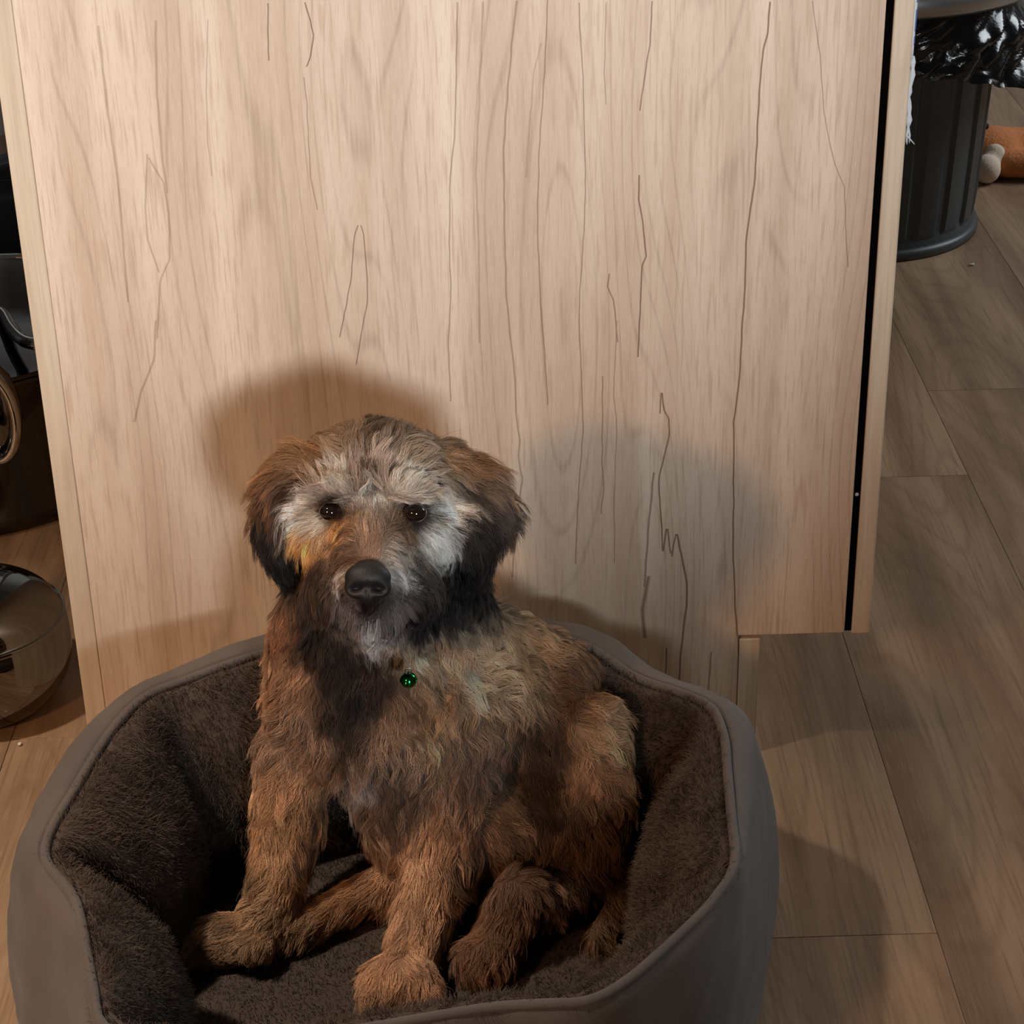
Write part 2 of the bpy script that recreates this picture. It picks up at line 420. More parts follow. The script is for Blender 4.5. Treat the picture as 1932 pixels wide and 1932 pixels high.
link('door_bumper', MB().add(*sphere_vf((0.5838, 0.0025, 0.226), 0.0017, nu=12, nv=8)).mesh(), simple_mat('clear_rubber', srgb(190, 185, 180), .3), door)

# ------------------------------------------------------------------ hair helper
def hair_object(name, pts, radius, colors, mat, parent, **props):
    """pts (N, K, 3) world space, radius (N, K), colors (N, 3)"""
    N, K, _ = pts.shape
    hc = bpy.data.hair_curves.new(name); hc.add_curves([K]*N)
    hc.attributes['position'].data.foreach_set('vector', np.ascontiguousarray(pts.reshape(-1), dtype=np.float32))
    ra = hc.attributes.get('radius') or hc.attributes.new('radius', 'FLOAT', 'POINT')
    ra.data.foreach_set('value', np.ascontiguousarray(radius.reshape(-1), dtype=np.float32))
    ca = hc.attributes.new('fur_colour', 'FLOAT_COLOR', 'CURVE')
    rgba = np.ones((N, 4), np.float32); rgba[:, :3] = colors
    ca.data.foreach_set('color', rgba.reshape(-1))
    return link(name, hc, mat, parent, **props)
def tri_data(me):
    me.calc_loop_triangles(); n = len(me.loop_triangles)
    t = np.zeros(n*3, np.int32); me.loop_triangles.foreach_get('vertices', t); t = t.reshape(-1, 3)
    v = np.zeros(len(me.vertices)*3, np.float32); me.vertices.foreach_get('co', v); v = v.reshape(-1, 3)
    nn = np.zeros(len(me.vertices)*3, np.float32); me.vertices.foreach_get('normal', nn); nn = nn.reshape(-1, 3)
    return t, v, nn
def scatter(me, count, rng, weight=None):
    t, v, nn = tri_data(me)
    a, b, c = v[t[:, 0]], v[t[:, 1]], v[t[:, 2]]
    ar = np.linalg.norm(np.cross(b-a, c-a), axis=1)
    if weight is not None: ar = ar*weight((a+b+c)/3)
    idx = rng.choice(len(t), count, p=ar/ar.sum())
    u = rng.random((count, 2)); fl = u.sum(1) > 1; u[fl] = 1-u[fl]
    w0 = 1-u.sum(1)
    P = a[idx]*w0[:, None]+b[idx]*u[:, :1]+c[idx]*u[:, 1:]
    q = nn[t[idx]]; Nn = q[:, 0]*w0[:, None]+q[:, 1]*u[:, :1]+q[:, 2]*u[:, 1:]
    return P, Nn/(np.linalg.norm(Nn, axis=1)[:, None]+1e-9)
def fur_material(name, rough=0.45):
    m, nt, p = new_mat(name); N = NT(nt)
    at = N.n('ShaderNodeAttribute', attribute_name='fur_colour')
    N.put(p.inputs['Base Color'], at.outputs['Color']); p.inputs['Roughness'].default_value = rough
    p.inputs['Specular IOR Level'].default_value = 0.25
    return m

# ------------------------------------------------------------------ dog bed
BC = np.array([0.252, -0.292])
RIM = [  # piping line: x, y, z
 (.0425, -.326, .170), (.0505, -.256, .168), (.0630, -.195, .168), (.0800, -.160, .170), (.1050, -.142, .171), (.1500, -.113, .171),
 (.2050, -.094, .170), (.2600, -.088, .169), (.3200, -.093, .169), (.3730, -.106, .170), (.4090, -.149, .168), (.4380, -.172, .169), (.4560, -.194, .171),
 (.4610, -.225, .170), (.4590, -.262, .168), (.4560, -.310, .168), (.4520, -.358, .170), (.4380, -.386, .169), (.4210, -.408, .167), (.3830, -.448, .163),
 (.3600, -.462, .161), (.3370, -.462, .160), (.3120, -.462, .159), (.2880, -.466, .159), (.2300, -.478, .159), (.1750, -.488, .158), (.1300, -.488, .162), (.1000, -.476, .166), (.0890, -.443, .168), (.0690, -.374, .169)]
rimc = catmull(RIM, 8, True)
NA = 192
ang_r = np.arctan2(rimc[:, 1]-BC[1], rimc[:, 0]-BC[0]); od = np.argsort(ang_r)
AA = np.linspace(-math.pi, math.pi, NA, endpoint=False)
rad_r = np.hypot(rimc[:, 0]-BC[0], rimc[:, 1]-BC[1])
ext = lambda a: np.concatenate([a[od][-6:], a[od], a[od][:6]])
exa = np.concatenate([ang_r[od][-6:]-2*math.pi, ang_r[od], ang_r[od][:6]+2*math.pi])
RR = np.interp(AA, exa, ext(rad_r)); RZ = np.interp(AA, exa, ext(rimc[:, 2]))
# the eight bolster seams, as angles seen from the middle
SEAMS = [math.atan2(y-BC[1], x-BC[0]) for x, y in ((.0425, -.326), (.080, -.160), (.2400, -.088), (.409, -.149), (.4575, -.198), (.452, -.358), (.354, -.465), (.100, -.476))]
def seam_k(a, w=0.09):
    return max(math.exp(-((math.atan2(math.sin(a-s), math.cos(a-s)))/w)**2) for s in SEAMS)
def bed_ring(fn):
    """fn(angle, rim radius, rim z, seam) -> list of (radius, z)"""
    rings = [fn(AA[i], RR[i], RZ[i], seam_k(AA[i])) for i in range(NA)]; m = len(rings[0]); v, f = [], []
    for j in range(m):
        for i in range(NA):
            r, z = rings[i][j]; v.append((BC[0]+r*math.cos(AA[i]), BC[1]+r*math.sin(AA[i]), z))
    for j in range(m-1):
        for i in range(NA):
            k = (i+1) % NA; f.append((j*NA+i, j*NA+k, (j+1)*NA+k, (j+1)*NA+i))
    return v, f
def smoothcurve(pts, n):
    return [tuple(p) for p in catmull(np.array(pts), n, False)]
def outer_fn(a, r, h, s):
    w = 0.0035*noise.noise(Vector((math.cos(a)*3, math.sin(a)*3, 2.0)))
    bulge = min(.052, max(.015, .037+.046*math.sin(a)-.007*math.cos(a)))*(1-0.08*s)+w
    back = max(0.0, math.sin(a))**4
    bulge -= 0.004*back
    out = [(r+bulge*.66, 0.0), (r+bulge*.86, .012), (r+bulge*1.0, .045), (r+bulge*.98, .075), (r+bulge*.86, .112), (r+bulge*.58, h-.012+.014*back), (r+bulge*.22, h+.001+.005*back), (r+.002, h-.001)]
    res = smoothcurve(out, 5)
    fin = []
    for j, (q, z) in enumerate(res):
        wr = 0.0016*noise.noise(Vector((a*7+z*34, z*20-a*3, 4.1)))*(0.4+1.4*s)+0.0011*noise.noise(Vector((a*16-z*60, z*30, 1.1)))
        fin.append((q+wr*min(1, (len(res)-1-j)/5), z))
    return fin
def inner_fn(a, r, h, s):
    t = 0.058*(1-0.42*s)
    front = max(0.0, -math.sin(a))**2
    t *= 1-0.25*front
    pts = [(r, h-.0015), (r-.008, h+.001), (r-t*.42, h-.010), (r-t*.80, h-.040), (r-t, h-.078), (r-t*1.0, .055), (r-t*.82, .040), (r-t*.70, .028)]
    res = smoothcurve(pts, 5)
    return [(q+0.0022*noise.noise(Vector((a*9, z*45, 7.0))), z) for q, z in res]
def cover_material():
    m, nt, p = new_mat('bed_cover_fabric'); N = NT(nt)
    tc = N.n('ShaderNodeTexCoord').outputs['Object']
    wv = N.noise(tc, 1500.0, 1.0); cr = N.noise(tc, 26.0, 3.0)
    c = N.mix(N.rng(cr, 0.3, 0.7), srgb(84, 75, 71), srgb(94, 84, 79))
    c = N.mix(N.m('MULTIPLY', N.rng(wv, 0.5, 0.8), 0.3), c, srgb(106, 95, 89))
    N.put(p.inputs['Base Color'], c); p.inputs['Roughness'].default_value = 0.85
    p.inputs['Sheen Weight'].default_value = 0.15
    N.put(p.inputs['Normal'], N.bump(N.m('ADD', N.m('MULTIPLY', cr, 5.0), wv), 0.25, 0.0008))
    return m
MAT_COVER = cover_material()
MAT_PLUSH = simple_mat('plush_backing', srgb(74, 60, 52), 0.9, bump=(240, .5, .001), var=(30, .15))
MAT_PILE = fur_material('plush_pile', 0.6)
bed = thing('dog_bed', 'oval grey-brown dog bed with dark plush lining and piped rim on the wood floor', 'dog bed', (BC[0], BC[1], 0))
v, f = bed_ring(outer_fn); n0 = len(v); v.append((BC[0], BC[1], 0.0)); f += [((i+1) % NA, i, n0) for i in range(NA)]
link('outer_cover', mesh_from(v, f), MAT_COVER, bed)
v, f = bed_ring(inner_fn); lining_me = mesh_from(v, f); link('plush_lining', lining_me, MAT_PLUSH, bed)
pip = [(BC[0]+(RR[i]+.001)*math.cos(AA[i]), BC[1]+(RR[i]+.001)*math.sin(AA[i]), RZ[i]+.0015) for i in range(NA)]
v, f = tube_vf(pip, 0.0032, 8, True); link('piping', mesh_from(v, f), MAT_COVER, bed)
# cushion that fills the middle
def cushion():
    v, f = [], []; m = 14
    for j in range(m):
        t = j/(m-1)
        for i in range(NA):
            r = (RR[i]-0.036)*(1-t*0.985)
            x, y = BC[0]+r*math.cos(AA[i]), BC[1]+r*math.sin(AA[i])
            z = 0.020+0.019*(1-(1-t)**6)+0.0022*noise.noise(Vector((x*16, y*16, 3)))
            v.append((x, y, z))
    for j in range(m-1):
        for i in range(NA):
            k = (i+1) % NA; f.append((j*NA+i, j*NA+k, (j+1)*NA+k, (j+1)*NA+i))
    v.append((BC[0], BC[1], 0.039)); f += [((m-1)*NA+i, (m-1)*NA+(i+1) % NA, len(v)-1) for i in range(NA)]
    return mesh_from(v, f)
cushion_me = cushion(); link('cushion', cushion_me, MAT_PLUSH, bed)
def pile(me, count, length, rad, seed, cA, cB, flip=False):
    rng = np.random.default_rng(seed)
    P, Nn = scatter(me, count, rng)
    if flip: Nn = -Nn
    # slow swirl field decides which way the nap lies
    sw = np.array([noise.noise_vector(Vector((p[0]*38, p[1]*38, p[2]*38))) for p in P])
    D = Nn*0.75+sw*0.85+np.array([0, 0, -0.35])+rng.normal(0, .22, P.shape)
    D -= np.minimum(0, (D*Nn).sum(1)-0.25)[:, None]*Nn
    D /= np.linalg.norm(D, axis=1)[:, None]
    L = length*rng.uniform(.6, 1.2, (count, 1))
    bend = np.cross(Nn, rng.normal(0, 1, P.shape)); bend /= np.linalg.norm(bend, axis=1)[:, None]
    pts = np.stack([P-Nn*0.0005, P+D*L*.5, P+D*L+bend*L*.22], 1)
    r = np.tile(np.array([1.0, .85, .4])*rad, (count, 1))
    k = rng.random((count, 1))*0.6+0.4*(0.5+0.5*np.clip(sw[:, :1]*2, -1, 1))
    return pts, r, np.array(cA)[:3]*(1-k)+np.array(cB)[:3]*k
lt, lv, ln_ = tri_data(lining_me)
# make sure normals of the lining point inwards and up
sgn = np.mean(((BC-lv[:, :2])*ln_[:, :2]).sum(1)) < 0
pA = pile(lining_me, 60000, .0062, .00022, 3, srgb(50, 41, 35), srgb(102, 85, 74), flip=bool(sgn))
_, cv_, cn_ = tri_data(cushion_me)
pB = pile(cushion_me, 30000, .0026, .00018, 5, srgb(40, 34, 30), srgb(74, 63, 56), flip=bool(cn_[:, 2].mean() < 0))
hair_object('plush_pile', np.concatenate([pA[0], pB[0]]), np.concatenate([pA[1], pB[1]]), np.concatenate([pA[2], pB[2]]), MAT_PILE, bed, kind='stuff')

# ------------------------------------------------------------------ puppy: one continuous body
PX = 1/3050.0   # metres per photo pixel at the dog's distance
def W(x, y, Y): return at_y(x, y, Y)
TOCAM = -C_F
dogm = MB()
def rc(a, ra, b, rb): dogm.add(*rcone_vf(W(*a), ra*PX, W(*b), rb*PX))
def el(c, rx, ry, rz=None, tilt=0.0):
    """ellipsoid: rx along the picture's right, ry along its up, rz towards the viewer"""
    ca, sa = math.cos(tilt), math.sin(tilt)
    R_ = np.stack([ca*C_R+sa*C_U, -sa*C_R+ca*C_U, TOCAM], 1)
    dogm.add(*sphere_vf(W(*c), rx*PX, ry*PX, (rz or min(rx, ry))*PX, R_))
# trunk
rc((600, 1370, -.205), 82, (760, 1390, -.215), 112)
rc((760, 1390, -.215), 112, (900, 1345, -.190), 125)
rc((730, 1240, -.195), 88, (770, 1370, -.210), 110)
rc((900, 1330, -.185), 122, (1050, 1430, -.175), 122)
rc((880, 1260, -.165), 88, (1010, 1300, -.160), 88)
rc((1010, 1300, -.160), 88, (1110, 1430, -.172), 82)
rc((640, 1300, -.195), 85, (620, 1410, -.205), 80)
rc((790, 1450, -.215), 95, (760, 1530, -.215), 68)
dogm.add(*sphere_vf((.300, -.200, .095), .075, .052, .052))
dogm.add(*sphere_vf((.345, -.200, .090), .055, .046, .046))
rc((578, 1118, -.208), 36, (566, 1210, -.202), 50)
rc((868, 1110, -.195), 46, (880, 1190, -.190), 62)
rc((560, 1190, -.200), 42, (575, 1330, -.205), 72)
rc((640, 1200, -.200), 70, (650, 1330, -.205), 85)
rc((850, 1160, -.190), 62, (930, 1270, -.180), 90)
rc((930, 1190, -.170), 52, (1040, 1270, -.165), 72)
rc((690, 1420, -.212), 66, (735, 1520, -.214), 58)
# neck up to the head
rc((720, 1230, -.195), 80, (710, 1050, -.215), 92)
# thigh and hind leg on the picture's right
rc((1110, 1370, -.190), 70, (1130, 1490, -.205), 76)
rc((1130, 1490, -.205), 74, (1110, 1610, -.225), 70)
rc((1100, 1620, -.228), 55, (1040, 1690, -.255), 40)
rc((1040, 1690, -.255), 38, (975, 1690, -.270), 36)
rc((975, 1690, -.270), 50, (930, 1795, -.286), 50)
el((912, 1806, -.296), 62, 46, 50)
# tail curled along the bolster
rc((1150, 1610, -.215), 30, (1170, 1710, -.250), 26)
rc((1170, 1710, -.250), 26, (1120, 1770, -.275), 16)
# front leg, picture right
rc((865, 1470, -.225), 80, (842, 1600, -.245), 70)
rc((842, 1600, -.245), 68, (800, 1720, -.275), 56)
rc((800, 1720, -.275), 55, (768, 1830, -.305), 50)
el((754, 1858, -.318), 82, 62, 62)
for dx in (-56, -19, 19, 56): el((754+dx, 1896-abs(dx)*.18, -.331), 25, 32, 27)
rc((900, 1500, -.220), 44, (938, 1525, -.225), 30)
# front leg, picture left
rc((560, 1400, -.205), 72, (548, 1540, -.225), 66)
rc((548, 1540, -.225), 64, (518, 1680, -.250), 50)
rc((518, 1680, -.250), 50, (482, 1775, -.272), 38)
el((476, 1790, -.283), 42, 30, 40)
# hind leg that comes out under the chest to the left
rc((790, 1640, -.215), 48, (690, 1685, -.232), 40)
rc((690, 1685, -.232), 40, (560, 1752, -.262), 33)
rc((560, 1752, -.262), 33, (470, 1770, -.268), 36)
el((420, 1776, -.268), 84, 56, 54, 0.10)
for dx, dy in ((-70, 2), (-52, 30), (-16, 42), (22, 44)): el((418+dx, 1778+dy, -.276), 25, 22, 26)
# head
el((706, 925, -.225), 138, 122, 118)
el((706, 880, -.222), 118, 78, 100)
el((625, 1005, -.240), 72, 78, 70); el((790, 1005, -.240), 72, 78, 70)
rc((702, 985, -.250), 82, (698, 1085, -.290), 56)
el((640, 1100, -.268), 62, 62, 58); el((762, 1098, -.268), 62, 62, 58)
el((698, 1148, -.272), 62, 52, 58)
el((640, 925, -.264), 52, 20, 24, 0.2); el((770, 925, -.264), 52, 20, 24, -0.2)
# ears: folded flaps
def ear(pts):
    for a, b in zip(pts[:-1], pts[1:]):
        for t in np.linspace(0, 1, 5):
            q = [a[i]*(1-t)+b[i]*t for i in range(6)]
            el(q[:3], q[3], q[4], 22, q[5])
ear([(578, 872, -.222, 46, 34, .5), (538, 915, -.232, 50, 40, .9), (520, 985, -.240, 42, 44, 0), (534, 1050, -.243, 34, 36, 0), (541, 1078, -.243, 22, 20, 0)])
ear([(836, 868, -.222, 48, 34, -.5), (888, 905, -.232, 58, 42, -.8), (912, 965, -.240, 50, 48, 0), (900, 1030, -.243, 40, 40, 0), (888, 1066, -.243, 26, 22, 0)])
body_me = remesh(dogm, 0.0033, 5)

# ---- coat: colour, length and lie of the hair by body region (all in the dog's own frame of reference)
G_COL = [  # x, y, reach, r, g, b
 (705, 880, 45, 196, 170, 150), (600, 845, 45, 140, 100, 66), (715, 805, 45, 112, 90, 72), (825, 840, 45, 130, 104, 80), (660, 830, 40, 150, 120, 92), (770, 860, 40, 170, 146, 122),
 (640, 900, 30, 214, 196, 180), (765, 910, 35, 226, 212, 196), (702, 940, 28, 206, 184, 166), (690, 895, 20, 84, 62, 46), (705, 915, 20, 84, 62, 46), (570, 960, 32, 236, 220, 206),
 (840, 950, 34, 240, 226, 210), (825, 1018, 28, 246, 244, 234), (578, 1022, 28, 233, 171, 105), (640, 997, 22, 215, 158, 105), (600, 985, 20, 226, 208, 190), (760, 1000, 22, 120, 92, 70),
 (622, 965, 27, 50, 36, 30), (784, 968, 29, 44, 34, 32), (612, 1085, 34, 80, 56, 40), (800, 1090, 34, 66, 56, 50), (590, 1140, 36, 66, 48, 38), (820, 1130, 34, 46, 40, 40),
 (655, 1040, 26, 126, 96, 76), (745, 1040, 26, 172, 156, 142), (700, 1030, 22, 176, 140, 114), (645, 1085, 18, 200, 188, 178), (755, 1085, 18, 206, 198, 192), (650, 1150, 26, 120, 104, 96),
 (700, 1190, 30, 220, 212, 210), (745, 1165, 24, 120, 112, 112), (700, 1140, 20, 40, 34, 32), (600, 1190, 30, 52, 38, 30), (790, 1165, 30, 46, 40, 42), (505, 870, 36, 146, 98, 62),
 (495, 930, 34, 110, 74, 48), (505, 990, 34, 44, 32, 26), (530, 1060, 36, 26, 21, 19), (545, 930, 24, 82, 54, 36), (880, 850, 36, 130, 94, 66), (930, 890, 34, 124, 98, 78),
 (930, 960, 34, 72, 60, 52), (905, 1000, 34, 40, 34, 32), (895, 1070, 38, 24, 21, 21), (868, 925, 22, 74, 60, 52), (545, 1160, 40, 160, 112, 80), (640, 1235, 45, 52, 40, 33),
 (700, 1270, 40, 74, 59, 50), (690, 1310, 34, 46, 37, 33), (640, 1340, 34, 56, 44, 38), (540, 1270, 50, 177, 133, 101), (550, 1370, 50, 163, 130, 107), (800, 1230, 50, 196, 172, 146),
 (900, 1270, 55, 226, 202, 172), (990, 1240, 50, 196, 158, 120), (820, 1330, 45, 206, 168, 132), (760, 1330, 40, 142, 113, 92), (830, 1400, 45, 200, 170, 142), (770, 1470, 50, 145, 125, 113),
 (683, 1475, 18, 212, 208, 208), (900, 1420, 50, 154, 129, 114), (540, 1520, 60, 195, 152, 116), (500, 1690, 60, 196, 156, 121), (600, 1590, 40, 137, 104, 80), (650, 1700, 50, 171, 130, 97),
 (560, 1750, 40, 176, 138, 106), (420, 1785, 60, 169, 134, 103), (450, 1690, 30, 158, 112, 78), (850, 1560, 50, 181, 139, 110), (790, 1690, 50, 194, 154, 124), (890, 1650, 40, 117, 89, 70),
 (752, 1865, 60, 191, 148, 117), (940, 1790, 60, 128, 94, 72), (970, 1690, 40, 120, 90, 74), (945, 1520, 34, 171, 138, 109), (1135, 1380, 50, 216, 180, 143), (1150, 1310, 45, 191, 156, 122),
 (1070, 1280, 45, 131, 98, 72), (1180, 1430, 40, 197, 162, 128), (1100, 1460, 40, 193, 152, 120), (1120, 1550, 45, 112, 82, 60), (1130, 1620, 40, 84, 58, 42), (1010, 1480, 50, 84, 60, 42),
 (1030, 1380, 40, 113, 85, 67), (1160, 1710, 40, 113, 87, 64), (694, 1128, 14, 30, 26, 25), (655, 1000, 12, 120, 84, 60), (790, 945, 12, 236, 222, 205), (691, 868, 15, 88, 66, 50),
 (699, 892, 15, 80, 58, 44), (706, 918, 13, 84, 62, 48), (712, 940, 11, 96, 74, 58), (682, 845, 15, 104, 78, 58),
]
G_FLOW = [  # x, y, reach, dx, dy (picture right / down), length mm, lift, curl
 (705, 800, 60, 0.2, -1, 15, .55, .5), (620, 830, 50, -.9, -.5, 17, .5, .5), (800, 830, 50, .9, -.4, 17, .5, .5),
 (690, 900, 35, -.15, -1, 14, .35, .4), (725, 905, 35, .25, -1, 14, .35, .4), (650, 925, 30, -.6, -.8, 12, .35, .4), (755, 925, 30, .7, -.7, 12, .35, .4), (700, 980, 28, 0, -1, 9, .25, .2),
 (575, 955, 35, -1, .1, 13, .35, .4), (840, 955, 35, 1, .15, 13, .35, .4), (580, 1025, 32, -.5, .9, 13, .3, .4), (825, 1025, 32, .5, .9, 13, .3, .4),
 (640, 1005, 22, -.7, .5, 8, .25, .2), (770, 1005, 22, .7, .5, 8, .25, .2),
 (650, 1045, 26, -.8, .2, 9, .3, .2), (745, 1045, 26, .8, .2, 9, .3, .2), (640, 1100, 30, -1, .35, 12, .35, .2), (760, 1100, 30, 1, .3, 12, .35, .2), (700, 1040, 20, 0, -1, 6, .25, .1),
 (600, 1140, 40, -.5, 1, 16, .35, .3), (805, 1140, 40, .5, 1, 16, .35, .3), (700, 1180, 40, .05, 1, 15, .35, .2), (650, 1160, 26, -.4, 1, 14, .35, .2), (745, 1160, 26, .4, 1, 14, .35, .2),
 (505, 880, 45, -1, .25, 22, .4, .5), (500, 970, 45, -.25, 1, 20, .3, .5), (535, 1070, 45, .1, 1, 16, .25, .6), (890, 860, 45, 1, .0, 22, .4, .5), (930, 930, 45, .5, .8, 20, .35, .5), (900, 1060, 45, -.1, 1, 18, .25, .6),
 (545, 1160, 50, -.7, .8, 18, .45, .8), (640, 1240, 60, -.3, 1, 18, .35, .7), (740, 1270, 60, .2, 1, 16, .35, .7), (560, 1340, 70, -.5, 1, 20, .35, .8), (820, 1260, 70, .6, .8, 20, .4, 1.0), (950, 1250, 70, .9, .45, 20, .4, 1.0), (850, 1360, 70, .4, 1, 20, .35, 1.0), (770, 1480, 70, -.1, 1, 22, .35, .7), (680, 1480, 40, -.4, 1, 22, .4, .6),
 (540, 1480, 60, -.5, 1, 20, .35, .8), (505, 1660, 60, -.6, .9, 18, .35, .7), (590, 1620, 50, .5, 1, 18, .35, .6), (420, 1790, 60, -.8, .5, 11, .3, .4), (480, 1790, 40, -.3, 1, 9, .3, .4), (640, 1710, 60, -.6, .7, 14, .35, .5),
 (850, 1540, 60, .0, 1, 20, .35, .6), (790, 1700, 60, -.3, 1, 18, .3, .6), (890, 1640, 50, .7, .8, 20, .4, .8), (750, 1860, 60, -.3, .9, 11, .3, .5), (930, 1780, 60, -.2, 1, 15, .35, .6), (945, 1520, 40, .7, .4, 14, .4, .8),
 (1130, 1330, 60, .7, -.1, 18, .4, .9), (1150, 1420, 60, .7, .6, 18, .4, 1.1), (1090, 1450, 50, -.2, 1, 18, .35, 1.0), (1120, 1560, 60, .4, 1, 20, .35, .7), (1030, 1400, 60, .3, 1, 20, .3, .8), (1160, 1700, 50, .3, 1, 20, .3, .5), (1060, 1280, 60, .9, .5, 20, .4, .8)]
def rbf(P, tab, ncol):
    """smooth blend of the regional table at world points P"""
    v = P-CAM; d = v@C_F; X = 966+F_PX*(v@C_R)/d; Y = 966-F_PX*(v@C_U)/d
    T = np.array(tab, float)
    out = np.zeros((len(P), ncol)); wsum = np.zeros(len(P))
    for r in T:
        w = 1.0/(1e-3+(((X-r[0])**2+(Y-r[1])**2)/(r[2]*r[2])))**2.2
        out += w[:, None]*r[3:3+ncol]; wsum += w
    return out/wsum[:, None], X, Y
def lin(c):
    c = c/255.0
    return np.where(c <= 0.04045, c/12.92, ((c+0.055)/1.055)**2.4)
EYES = [W(623, 966, -.2705), W(783, 968, -.2705)]
NOSE = W(694, 1094, -.314)

dog = thing('puppy', 'shaggy tan and grey puppy with dark ears sitting upright in the dog bed', 'dog', (.27, -.22, .04))
# the body rests on the cushion and stays inside the bolster
def settle(v):
    v = v.copy(); a = np.arctan2(v[:, 1]-BC[1], v[:, 0]-BC[0]); rr = np.interp(a, AA, RR, period=2*math.pi)
    rad = np.hypot(v[:, 0]-BC[0], v[:, 1]-BC[1]); t_in = np.interp(v[:, 2], [.03, .09, .13, .16, .172, .20], [.064, .064, .056, .036, .004, -.05])
    lim = rr-t_in; k = np.where(rad > lim, lim/np.maximum(rad, 1e-6), 1.0)
    v[:, 0] = BC[0]+(v[:, 0]-BC[0])*k; v[:, 1] = BC[1]+(v[:, 1]-BC[1])*k
    v[:, 2] = np.maximum(v[:, 2], .0422)
    return v
# eye sockets: push the skin in a little around each eye
_, bv, bn = tri_data(body_me); bv = settle(bv)
for e in EYES:
    dd = np.linalg.norm(bv-e, axis=1); k = np.exp(-(dd/.0085)**2)
    bv = bv-TOCAM*(-1)*0-np.outer(k, TOCAM)*0.0035
body_me.vertices.foreach_set('co', np.ascontiguousarray(bv.reshape(-1), dtype=np.float32)); body_me.update()
_, bv, bn = tri_data(body_me)
cc, _, _ = rbf(bv, G_COL, 3)
ca_ = body_me.attributes.new('fur_colour', 'FLOAT_COLOR', 'POINT'); rgba = np.ones((len(bv), 4), np.float32); rgba[:, :3] = lin(cc)*0.55
ca_.data.foreach_set('color', rgba.reshape(-1))
MAT_SKIN = fur_material('puppy_undercoat', 0.8); MAT_FUR = fur_material('puppy_coat', 0.42)
link('body', body_me, MAT_SKIN, dog)
def make_fur():
    rng = np.random.default_rng(11)
    NG, NCH, K = 6400, 30, 9
    def wt(c):
        v = c-CAM; d = v@C_F; X = 966+F_PX*(v@C_R)/d; Y = 966-F_PX*(v@C_U)/d
        w = np.ones(len(c)); w[(Y < 1210) & (X < 1000)] = 2.4
        return w
    GP, GN = scatter(body_me, NG, rng, wt)
    P, Nn = scatter(body_me, NG*NCH, rng, wt)
    kd = kdtree.KDTree(NG)
    for i, p in enumerate(GP): kd.insert(p, i)
    kd.balance()
    gi = np.array([kd.find(p)[1] for p in P])
    def shape(P, Nn, seedn, rngL):
        fl, X, Y = rbf(P, G_FLOW, 5)
        sw = np.array([noise.noise_vector(Vector((p[0]*30, p[1]*30, p[2]*30+seedn))) for p in P])
        D = np.outer(fl[:, 0], np.ones(3))*C_R - np.outer(fl[:, 1], np.ones(3))*C_U
        D += sw*(0.35+0.55*fl[:, 4:5])
        D -= (D*Nn).sum(1)[:, None]*Nn
        D /= np.linalg.norm(D, axis=1)[:, None]+1e-9
        L = fl[:, 2:3]*0.001*rngL
        return D, L, fl[:, 3:4], fl[:, 4:5], X, Y
    gD, gL, glift, gcurl, gX, gY = shape(GP, GN, 0.0, rng.uniform(.75, 1.3, (NG, 1)))
    gph = rng.uniform(0, 6.28, (NG, 1)); gfr = rng.uniform(.6, 1.3, (NG, 1)); gside = rng.choice([-1.0, 1.0], (NG, 1))
    def grow(P, Nn, D, L, lift, curl, ph, fr, amp):
        S = np.cross(Nn, D); pts = np.zeros((len(P), K, 3)); pos = P-Nn*0.0012; pts[:, 0] = pos
        step = L/(K-1)
        for k in range(1, K):
            t = k/(K-1)
            ang = amp*curl*np.sin(ph+fr*6.0*t)*t**.6
            d = D*np.cos(ang)+S*np.sin(ang)
            up = lift*(1.45-1.75*t)+0.12
            d = d+Nn*up-np.array([0, 0, .25])*t
            d /= np.linalg.norm(d, axis=1)[:, None]
            pos = pos+d*step; pts[:, k] = pos
        return pts
    G = grow(GP, GN, gD, gL, glift, gcurl, gph, gfr, 1.0)
    n = len(P)
    D, L, lift, curl, X, Y = shape(P, Nn, 0.0, rng.uniform(.65, 1.15, (n, 1)))
    C_ = grow(P, Nn, D, L*0+gL[gi]*rng.uniform(.7, 1.1, (n, 1)), lift*rng.uniform(.7, 1.3, (n, 1)), curl, gph[gi]+rng.normal(0, .35, (n, 1)), gfr[gi], 1.0)
    # clump the strands onto their guide towards the tip
    tt = np.linspace(0, 1, K)[None, :, None]
    off = P-GP[gi]
    clump = (0.10+0.70*tt**1.1)*rng.uniform(.55, 1.0, (n, 1, 1))
    follow = G[gi]+off[:, None, :]*(1-0.72*tt)
    pts = C_*(1-clump)+follow*clump
    fly = rng.random((n, 1, 1)) < 0.05
    pts = pts+np.where(fly, rng.normal(0, .0022, (n, 1, 3))*tt**1.5, 0)
    # no hair runs under the skin
    from mathutils.bvhtree import BVHTree
    t_, v_, _q = tri_data(body_me); bvh = BVHTree.FromPolygons([Vector(p) for p in v_.tolist()], t_.tolist())
    for k in (2, 4, 6, 8):
        need = 0.0006+0.0010*k/8
        Q = pts[:, k]
        for i in range(n):
            h = bvh.find_nearest(Q[i], .006)
            if h[0] is None: continue
            d = (Q[i]-np.array(h[0]))@np.array(h[1])
            if d < need: Q[i] = Q[i]+np.array(h[1])*(need-d)
    for k in (1, 3, 5, 7): pts[:, k] = pts[:, k]*.35+.325*(pts[:, k-1]+pts[:, k+1])
    # keep eyes and nose clear
    keep = np.ones(n, bool)
